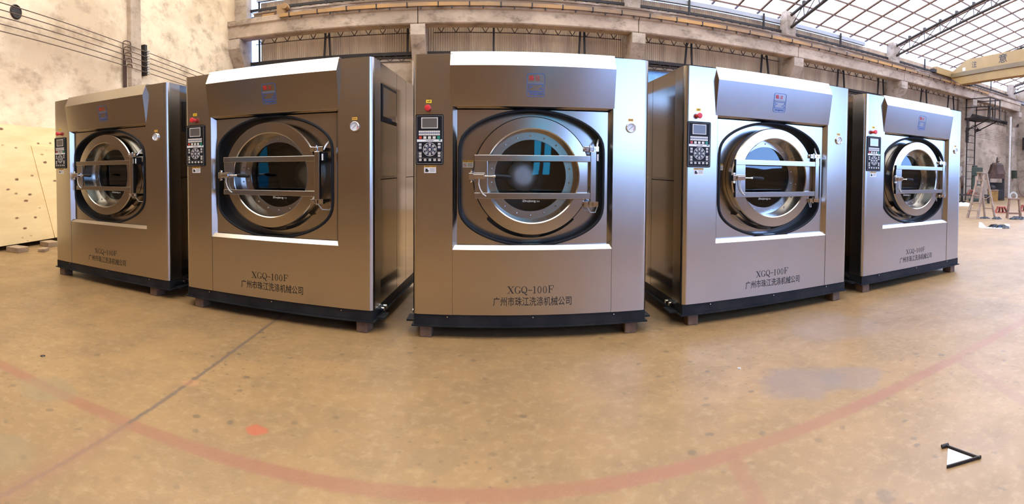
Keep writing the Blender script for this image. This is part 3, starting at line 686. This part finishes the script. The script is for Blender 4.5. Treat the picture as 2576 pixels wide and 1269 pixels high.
    H_ = MB().prism([(.26, 1.73), (.75, 1.73), (.75, 2.05), (.26, 2.05)], lambda u, v, w: (w, u, v), hx, hx+.006).build('side_hatch', BLACK, R)
    MB().box(hx+.006, hx+.009, .285, .725, 1.775, 2.025).build('hatch_glass', SIDE, H_); MB().box(hx+.009, hx+.03, .50, .72, 1.752, 1.768).box(hx+.009, hx+.05, .55, .60, 1.745, 1.80).build('hatch_handle', CHROME, H_)
    MB().box(-HW+.03, HW-.03, DEP-.04, DEP-.02, ZB, ZT-.04).box(-HW+.03, HW-.03, .12, DEP, ZB, ZB+.02).box(-HW+.03, -.63, .215, .23, ZB, ZT-.04).box(.645, HW-.03, .215, .23, ZB, ZT-.04).build('inner_casing', BASEBLK, R)
    MB().box(-HW+.03, HW-.03, .215, DEP, ZT-.028, ZT-.004).build('top_panel', SIDE, R)
    # base frame (channel with flanges), bolts, mounting feet
    mb = MB().box(-HW+.01, HW-.01, .012, DEP-.05, .10, ZB).box(-HW-.008, HW+.008, -.004, DEP-.04, .092, .103)
    B = mb.build('base_frame', BASEBLK, R)
    for x in (-.66, .01, .66): MB().tube([(x, .012, .172), (x, .0, .172)], .005, 8).build('frame_bolt', CHROME, B)
    for y in (.22, .30):
        for sg in (-1, 1): MB().tube([(sg*(HW-.02), y, .15), (sg*(HW+.03), y, .15)], .018, 10).build('frame_bolt', CHROME, B)
    for sg in (-1, 1): MB().box(min(sg*.93, sg*1.0), max(sg*.93, sg*1.0), .10, .26, .098, .112).build('mounting_lug', BASEBLK, B)
    return R
def rrect(x0, x1, z0, z1, r, n=5):
    out = []
    for cx, cz, a0 in ((x1-r, z1-r, 0), (x0+r, z1-r, PI/2), (x0+r, z0+r, PI), (x1-r, z0+r, 1.5*PI)):
        for k in range(n+1): a = a0 + PI/2*k/n; out.append((cx+r*math.cos(a), cz+r*math.sin(a)))
    return out
def serif():      # XGQ-100F in a thick-and-thin roman face
    mb = MB(); H = .056; z0 = .361; th, tn = .0085, .0028
    def st(pts, w): mb.ribbon([(x, z0+z*H) for x, z in pts], w, FT)
    def quad(*p): mb.add([FT(x, z0+z*H) for x, z in p], [list(range(len(p)))])
    def ring(cx, rx, wt, hollow=None, skew=0):
        n = 40
        for k in range(n):
            a, b = 2*PI*k/n, 2*PI*(k+1)/n
            if hollow and hollow(math.degrees((a+b)/2)): continue
            P = [(cx+rx*math.cos(t)*(1 if o else 1-wt), .5+.5*math.sin(t)*(1.03 if o else .93)) for t, o in ((a, 1), (b, 1), (b, 0), (a, 0))]
            quad(*P)
    def foot(cx, z, w): st([(cx-w, z), (cx+w, z)], tn)
    x = -.190; quad((x+.002, 1), (x+.013, 1), (x+.047, 0), (x+.036, 0)); st([(x+.043, 1), (x+.006, 0)], tn)
    for cx, z in ((x+.007, .98), (x+.042, .98), (x+.007, .02), (x+.041, .02)): foot(cx, z, .010)
    cx = -.112; ring(cx, .0225, .34, lambda d: d < 42 or d > 322); st([(cx+.019, .95), (cx+.019, .64)], tn); quad((cx+.013, .36), (cx+.021, .36), (cx+.021, .03), (cx+.013, .12)); foot(cx+.016, .38, .010)
    st([(cx+.004, .0), (cx+.014, .10)], tn)
    cx = -.060; ring(cx, .0235, .34); mb.ribbon([(cx-.012, z0+.10*H), (cx-.004, z0+.24*H), (cx+.005, z0+.10*H), (cx+.010, z0-.16*H), (cx+.017, z0-.22*H), (cx+.023, z0-.08*H)], .0055, FT)
    st([(-.030, .45), (.002, .45)], .0050)
    cx = .020; quad((cx-.003, .96), (cx+.005, 1.0), (cx+.005, 0), (cx-.003, 0)); st([(cx-.011, .86), (cx, .97)], tn); foot(cx, .02, .011)
    ring(.060, .0155, .42); ring(.102, .0155, .42)
    x = .130; quad((x+.004, 1.06), (x+.0125, 1.06), (x+.0125, .06), (x+.004, .06)); foot(x+.008, .08, .010); st([(x-.002, 1.05), (x+.041, 1.05)], tn*1.2); st([(x+.040, 1.06), (x+.040, .74)], tn*1.3); st([(x+.010, .56), (x+.030, .56)], tn*1.1); st([(x+.028, .72), (x+.028, .38)], tn*1.2)
    return mb

M0 = make_machine()
SPOT = [(-3.813, 4.233, -4.5, 'stainless steel washing machine at the end of the row beside the plywood crate'),
        (-1.688, 3.976, -6.07, 'second washing machine from the plywood crate, its side hatch facing the middle machine'),
        (.494, 3.825, -2.3, 'middle washing machine of the five, seen square on, pale round hub showing through its glass'),
        (2.692, 3.799, -.54, 'fourth washing machine from the plywood crate, bluish daylight across its steel front'),
        (4.861, 3.826, -1.39, 'washing machine at the stepladder end of the row, with the pale lit screen')]
MACH = []
for i, (x, y, a, lab) in enumerate(SPOT):
    o = M0 if i == 0 else copy_tree(M0)
    o.location = (x, y, 0); o.rotation_euler = (0, 0, math.radians(a)); tag(o, lab, 'washing machine', 'row of steel washing machines'); MACH.append(o)
for o in S.objects:      # the screen of the last machine is on
    if o.name.startswith('screen') and not o.name.startswith('screen_frame') and o.parent and o.parent.parent == MACH[4]:
        o.material_slots[0].link = 'OBJECT'; o.material_slots[0].material = SCREENL; o['label'] = 'pale lit screen'
ORD = ['machine beside the crate', 'second machine from the crate', 'middle machine', 'fourth machine from the crate', 'machine nearest the stepladder']
for i, (x, y, a, lab) in enumerate(SPOT):
    a = math.radians(a); dx = [(-.84, .70), (-.80, .835), (-.835, .81), (-.81, .82), (-.84, .82)][i]
    for k, d in enumerate(dx):
        bx, by = x + d*math.cos(a) - .09*math.sin(a), y + d*math.sin(a) + .09*math.cos(a)
        block('wood_block', bx, by, .095, .14, .092, a + random.uniform(-.12, .12), BRICKW, 'brown wooden block under the %s corner of the %s' % (('control panel', 'gauge')[k], ORD[i]), 'wooden block', 'wooden blocks under the machines')

# ================================================================== FAR RIGHT CORNER
# access platform with ladder
AP = empty('access_platform', (23.0, 14.0, 0)); tag(AP, 'dark steel platform with railing and ladder high on the back wall', 'platform')
MB().box(-.6, .55, -1.0, .56, 4.28, 4.40).build('deck', DARKST, AP)
mb = MB(); zt = 5.41
for x, y in ((-.55, -.97), (.5, -.97), (-.55, .5), (.5, .5), (-.02, -.97)): mb.bar((x, y, 4.4), (x, y, zt), .05, .05)
for z in (zt, 4.95):
    mb.bar((-.55, .56, z), (-.55, -.97, z), .045, .045); mb.bar((-.55, -.97, z), (.5, -.97, z), .045, .045); mb.bar((.5, -.97, z), (.5, .56, z), .045, .045)
mb.build('railing', DARKST, AP)
mb = MB()
for x in (-.72, .08): mb.bar((x, .3, 0), (x, .3, 4.35), .05, .05)
for k in range(11): mb.bar((-.72, .3, .35+.39*k), (.08, .3, .35+.39*k), .03, .03)
mb.build('ladder', DARKST, AP)
for x in (-.5, .45): MB().tube([(x, -.9, 4.3), (x, .56, 3.7)], .03, 6).build('brace', DARKST, AP)
wl = empty('wall_lamp', (22.9, 14.1, 3.75)); tag(wl, 'small dark gooseneck lamp hanging by the platform ladder', 'lamp')
MB().tube([(-.35, .25, .05), (-.2, .1, .28), (.0, 0, .22), (.08, -.02, .1)], .016, 8).build('lamp_arm', DARKST, wl)
MB().lathe([(.04, .12), (.10, .06), (.22, 0), (.21, 0), (.09, .05)], 20, (.08, -.02), axis='z').build('lamp_shade', DARKST, wl)
for k in range(5):
    w = MB().tube([(x, 14.42, 3.85-.1*k-.004*(x-23)**2) for x in np.linspace(22.72, 29.44, 12)], .008, 6).build('cable', WIRE)
    tag(w, ['topmost', 'second from top', 'middle', 'second from bottom', 'lowest'][k] + ' of the thin cables across the back wall right of the platform ladder', 'cable', 'cables on the far back wall')
for x, lab in ((22.62, 'by the platform ladder'), (29.53, 'on the far end corner')):
    r = empty('insulator_rack', (x, 14.44, 3.4)); tag(r, 'dark insulator rack ' + lab + ' holding the thin cables', 'insulator')
    MB().box(-.06, .06, 0, .13, -.3, .5).build('rack_board', DARKST, r)
    for k in range(5): MB().lathe([(0, -.04), (.05, -.04), (.03, 0), (.05, .04), (0, .04)], 10, (0, -.05), axis='z').build('insulator', PORC, r, loc=(0, 0, .42-.16*k))
p = MB().tube([(27.2, 14.3, 0), (27.2, 14.3, 5.0)], .07, 12).build('drain_pipe', CLOTH); tag(p, 'pale vertical pipe in front of the far back wall', 'pipe')
def panel_box(name, x, y, z, w, d, h, m, label):
    e = empty(name, (x, y, z)); tag(e, label, 'electrical box'); MB().box(-w/2, w/2, 0, d, 0, h).build('box_body', m, e, bevel=.01)
    MB().box(-w/2+.03, w/2-.03, -.012, 0, .03, h-.03).build('box_door', m, e, bevel=.005); MB().box(w/2-.09, w/2-.06, -.03, -.012, h*.4, h*.6).build('box_handle', DARKST, e); return e
panel_box('electrical_box', 22.25, 14.69, 1.2, .5, .3, .6, GREYBOX, 'grey electrical box on the wall left of the platform ladder')
panel_box('electrical_box', 28.14, 14.29, 1.2, .28, .28, .5, MACHG, 'dark electrical box on the far column beside the pale pipe')
# old machinery along the wall
dp = empty('drill_press', (21.62, 13.3, 0), .5); tag(dp, 'dark green drill press standing behind the stepladder by the wall', 'machine')
MB().box(-.3, .3, -.35, .3, 0, .14).build('base', MACHG, dp, bevel=.02); MB().tube([(0, .12, .1), (0, .12, 1.5)], .09, 14).build('pillar', MACHG, dp)
MB().box(-.15, .15, -.36, .2, 1.30, 1.74).lathe([(0, 1.74), (.14, 1.74), (.14, 1.83), (0, 1.85)], 16, (0, .05), axis='z').build('head', MACHG, dp, bevel=.03)
MB().tube([(0, -.25, 1.30), (0, -.25, .98)], .035, 10).build('spindle', CHROME, dp); MB().lathe([(0, .82), (.22, .82), (.22, .88), (0, .88)], 20, (0, -.22), axis='z').build('table', MACHG, dp)
fw = empty('pulley_guard', (20.4, 13.3, 0), .6); tag(fw, 'round dark rusty pulley guard on a stand beside the drill press', 'machine')
MB().lathe([(.0005, -.06), (.30, -.06), (.32, 0), (.30, .06), (.0005, .06)], 32, (0, 1.0)).build('guard_disc', RUSTST, fw); MB().box(-.25, .25, -.2, .2, 0, .06).box(-.08, .08, -.06, .06, .06, .75).build('stand', DARKST, fw)
bn = empty('work_bench', (20.2, 12.6, 0), -.9); tag(bn, 'low dark steel bench behind the stepladder holding a red stand', 'bench')
MB().box(-.85, .85, -.25, .25, .36, .42).build('bench_top', DARKST, bn)
for x in (-.8, .8):
    for y in (-.2, .2): MB().box(x-.03, x+.03, y-.03, y+.03, 0, .36).build('leg', DARKST, bn)
pt = empty('press_table', (24.15, 13.5, 0), .55); tag(pt, 'rusty steel table carrying a dark cone shaped casting, behind the stepladder', 'table')
MB().box(-.62, .62, -.45, .45, 1.18, 1.44).build('table_top', RUSTST, pt, bevel=.01); MB().box(-.62, .1, -.4, .42, .05, .55).box(-.1, .5, -.35, .4, .06, .95).build('cabinet', DARKST, pt, bevel=.01)
for x in (-.57, .57):
    for y in (-.4, .4): MB().box(x-.04, x+.04, y-.04, y+.04, 0, 1.18).build('leg', DARKST, pt)
cs = empty('casting', (24.05, 13.42, 1.44), .55); tag(cs, 'dark rusty bell shaped casting on the rusty table', 'casting')
MB().lathe([(.0005, .80), (.05, .80), (.05, .62), (.24, .60), (.36, .50), (.42, .25), (.50, .06), (.52, 0)], 8, (0, 0), axis='z', smooth=False).build('bell', RUSTST, cs); MB().tube([(0, 0, .6), (0, 0, .92)], [.05, .03], 10).build('spindle', DARKST, cs); MB().bar((.1, 0, .62), (.48, -.1, .72), .14, .03).build('flap', RUSTST, cs); MB().box(.3, .62, -.12, .12, .01, .16).build('spout', RUSTST, cs)
bi = empty('parts_bin', (22.75, 12.9, 0), .6); tag(bi, 'worn yellow steel bin on the floor behind the stepladder', 'bin')
mb = MB(); mb.prism([(-.30, 0), (.30, 0), (.36, .55), (-.36, .55)], lambda u, v, w: (u, w, v), -.25, .25); mb.build('bin_body', BINY, bi); MB().box(-.39, .39, -.28, .28, .55, .60).build('rim', STOOLW, bi)
for x, z, lab in ((-.1, .6, ''),): 
    mo = MB().lathe([(0, .0), (.15, 0), (.17, .12), (.12, .22), (0, .24)], 12, (0, 0), axis='z').build('motor', DARKST); mo.location = (22.7, 12.9, .6); tag(mo, 'dark motor lying in the top of the yellow bin', 'motor')
def trestle(x, y, z, rz, s, label):
    e = empty('red_stand', (x, y, z), rz); tag(e, label, 'stand', 'red primed stands')
    MB().box(-.30*s, .30*s, -.2*s, .2*s, 0, .03*s).build('base_plate', REDP, e); MB().box(-.18*s, .18*s, -.12*s, .12*s, .24*s, .27*s).build('top_plate', REDP, e)
    for k in range(4):
        u = -.25+.167*k; MB().prism([((u-.018)*s, .03*s), ((u+.018)*s, .03*s), ((u*.58+.018)*s, .24*s), ((u*.58-.018)*s, .24*s)], lambda a, b, w: (a, w, b), -.15*s, .15*s).build('rib', REDP, e)
trestle(15.85, 8.62, 0, -.85, .85, 'red primed ribbed stand on the floor between the stepladder and the stool')
trestle(17.35, 8.35, 0, -.9, .9, 'red primed ribbed stand on the floor at the edge behind the stool')
trestle(20.1, 12.55, .422, -.9, .8, 'red stand on top of the low dark bench behind the stepladder')
# stepladder
ld = empty('stepladder', (13.3, 7.95, 0)); tag(ld, 'worn aluminium stepladder standing open on the floor near the last machine', 'ladder')
A, B_, C, Dd = Vector((13.17, 8.36, 0)), Vector((13.10, 7.95, 0)), Vector((13.55, 7.95, 0)), Vector((13.48, 7.54, 0)); off = Vector((13.3, 7.95, 0))
tv, rv = Vector((.536, -.844, 0)), Vector((.844, .536, 0))
At = A + tv*.33 + rv*.03 + Vector((0, 0, 1.43)); Bt = A + tv*.50 - rv*.17 + Vector((0, 0, 1.43))
A, B_, C, Dd, At, Bt = [q - off for q in (A, B_, C, Dd, At, Bt)]
for a, b in ((A, At), (B_, Bt)): MB().bar(a, b, .05, .07).build('front_rail', ALU, ld)
for a, b in ((C, At+tv*.05), (Dd, Bt+tv*.05)): MB().bar(a, b, .045, .06).build('rear_rail', ALU, ld)
for k in range(1, 6):
    f = k/6; a, b = A.lerp(At, f), B_.lerp(Bt, f); MB().bar(a, b, .085, .03).build('step', ALU, ld)
for f in (.22, .86): MB().bar(C.lerp(At+tv*.05, f), Dd.lerp(Bt+tv*.05, f), .03, .03).build('rear_brace', ALU, ld)
MB().bar(At + (At-Bt)*.1, Bt + (Bt-At)*.1, .17, .035).build('top_cap', ALU, ld)
for a, b, at_ in ((A, C, At), (B_, Dd, Bt)):
    p1, p2 = a.lerp(at_, .5), b.lerp(at_+tv*.05, .5); md = (p1+p2)/2 - Vector((0, 0, .10)); MB().bar(p1, md, .03, .015).bar(md, p2, .03, .015).build('spreader', ALU, ld)
# stool
so = empty('stool', (14.05, 7.18, 0), -.95); tag(so, 'brown wooden stool standing beside a black plastic sheet', 'stool')
MB().box(-.185, .185, -.12, .12, .60, .645).build('seat', STOOLW, so, bevel=.006)
for sx in (-1, 1):
    for sy in (-1, 1): MB().bar((sx*.22, sy*.15, .01), (sx*.15, sy*.09, .60), .045, .045).build('leg', STOOLW, so)
mb = MB()
for sy in (-1, 1): mb.bar((-.2, sy*.12, .16), (.2, sy*.12, .16), .03, .035)
for sx in (-1, 1): mb.bar((sx*.19, -.12, .26), (sx*.19, .12, .26), .03, .035)
mb.build('stretcher', STOOLW, so)
# crumpled plastic
def crumple(name, x, y, sx, sy, h, seed, m, label, cat='plastic sheet', rz=0, par=None, smooth=False):
    rnd = random.Random(seed); n = 14; vs = []; fs = []
    H_ = [[0]*(n+1) for _ in range(n+1)]
    for i in range(n+1):
        for j in range(n+1):
            u, v = i/n*2-1, j/n*2-1; r = math.sqrt(u*u+v*v); e = max(0, 1-r**2.2) + .0
            H_[i][j] = .004 + (h*(.35+.65*rnd.random())*min(1, e*1.5) if 0 < i < n and 0 < j < n else 0)
            k = 1+.25*(rnd.random()-.5); sq = 1/max(1, r*.92)
            vs.append((u*sx*k*sq, v*sy*k*sq, H_[i][j]))
    if smooth:
        for _ in range(2): vs = [(p[0], p[1], sum(vs[max(0, min(len(vs)-1, q+dq))][2] for dq in (-n-1, -1, 0, 1, n+1))/5) if p[2] > .005 else p for q, p in enumerate(vs)]
    for i in range(n):
        for j in range(n):
            a = i*(n+1)+j; fs.append((a, a+n+1, a+n+2, a+1))
    b = len(vs); vs2 = [(p[0], p[1], .0) for p in vs]
    o = MB().add(vs, fs, smooth).add(vs2, [f[::-1] for f in fs]).build(name, m); o.location = (x, y, 0); o.rotation_euler = (0, 0, rz)
    if label: tag(o, label, cat)
    if par: o.parent = par
    return o
crumple('plastic_bag', 13.38, 7.85, .16, .10, .05, 3, BAG, 'black plastic bag wrapped at the middle feet of the stepladder', rz=-1)
crumple('plastic_bag', 13.46, 7.46, .15, .12, .07, 5, BAG, 'black plastic bag bunched at the outer foot of the stepladder', rz=-1)
crumple('plastic_bag', 13.85, 6.95, .26, .16, .10, 8, BAG, 'black plastic sheet crumpled at the foot of the stool', rz=-1)
pb = empty('plastic_heap', (11.1, 6.25, 0), -1.0); tag(pb, 'crumpled black plastic with white paper lying on the floor in front of the stepladder', 'plastic sheet')
crumple('black_film', .12, 0, .30, .12, .10, 11, BAG, None, par=pb)
MB().add([(-.38, -.02, .003), (-.20, -.10, .003), (-.18, .02, .02), (-.30, .05, .13), (-.37, .05, .14)], [(0, 1, 2, 3, 4)]).add([(-.2, -.13, .004), (.22, -.16, .004), (.2, -.10, .03), (-.16, -.05, .03)], [(0, 1, 2, 3)]).add([(.26, -.04, .03), (.42, -.02, .01), (.42, .06, .10), (.3, .06, .11)], [(0, 1, 2, 3)]).build('white_paper', PAPER, pb)
crumple('cloth_heap', 18.0, 11.6, .33, .22, .22, 21, CLOTH, 'pale cloth heap on the floor behind the last washing machine', 'cloth', rz=-1, smooth=True)
# large rings leaning against the wall
def ring_thing(x, y, r, w, tilt, rz, m, label):
    e = empty('steel_ring', (x, y, 0), rz); tag(e, label, 'ring', 'large rings against the wall')
    mb = MB().lathe([(r, -w/2), (r, w/2), (r-.09, w/2), (r-.09, -w/2), (r, -w/2)], 40, (0, r)).build('hoop', m, e); mb.rotation_euler = (-tilt, 0, 0)
ring_thing(27.9, 13.3, .62, .12, .12, -.9, STOOLW, 'largest brown steel hoop leaning at the far wall')
ring_thing(27.4, 12.7, .46, .12, .12, -.9, RUSTST, 'smaller brown hoop leaning in front of the largest hoop')
ring_thing(24.75, 12.7, .235, .08, .1, -.9, GREYBOX, 'grey hoop standing beside the pale pipe')
for k in range(9):
    x = (18.0, 18.9, 19.8, 20.7, 21.5, 24.9, 25.6, 26.3, 27.3)[k]; y = 14.55 + random.uniform(-.1, .1)
    s = MB(); s.box(-.22-.05*(k % 3), .25, -.08, .08, 0, .06+.03*(k % 3)); o = s.build('scrap_bar', [DARKST, RUSTST, STOOLW][k % 3], bevel=.01); o.location = (x, y, 0); o.rotation_euler = (0, 0, .5+.7*(k % 4))
    tag(o, 'scrap metal offcut lying along the foot of the far back wall', 'scrap', 'scrap along the wall')

# ================================================================== SMALL THINGS ON THE FLOOR
fo = empty('metal_scrap', (1.97, 1.26, 0)); tag(fo, 'small pale triangular metal offcut with dark folded edges on the foreground floor', 'metal offcut')
a, b, c = (-.085, .015), (.045, .105), (.055, -.075)
MB().prism([a, (.045, -.07), (.04, .095)], lambda u, v, w: (u, v, w), .0, .004).build('sheet', PAPER, fo)
MB().bar((a[0]-.01, a[1]-.008, .007), (c[0]+.01, c[1]-.004, .008), .007, .013).build('folded_edge', DARKST, fo); MB().bar((.047, .115, .007), (.052, -.08, .008), .006, .013).build('folded_edge', DARKST, fo)
MB().tube([(.025, .122, .009), (.06, .107, .009)], .009, 8).build('curl', DARKST, fo)
def pebble(x, y, r, m, label, h=.6):
    o = MB().lathe([(.0005, r*h), (r*.6, r*h*.9), (r, r*h*.4), (r*.85, 0), (.0005, 0)], 7, (0, 0), axis='z', smooth=False).build('pebble', m); o.location = (x, y, 0); tag(o, label, 'pebble')
pebble(-.78, 1.70, .016, DARKST, 'dark stone chip on the floor in front of the second machine')
pebble(-2.72, 2.32, .02, BAG, 'small black scrap on the floor in front of the machine by the crate', .3)
o = MB().lathe([(.012, 0), (.012, .004), (.006, .004), (.006, 0)], 14, (0, 0), axis='z').build('washer_ring', PAPER); o.location = (1.75, 2.85, 0); tag(o, 'tiny white washer ring on the floor in front of the fourth machine', 'washer')
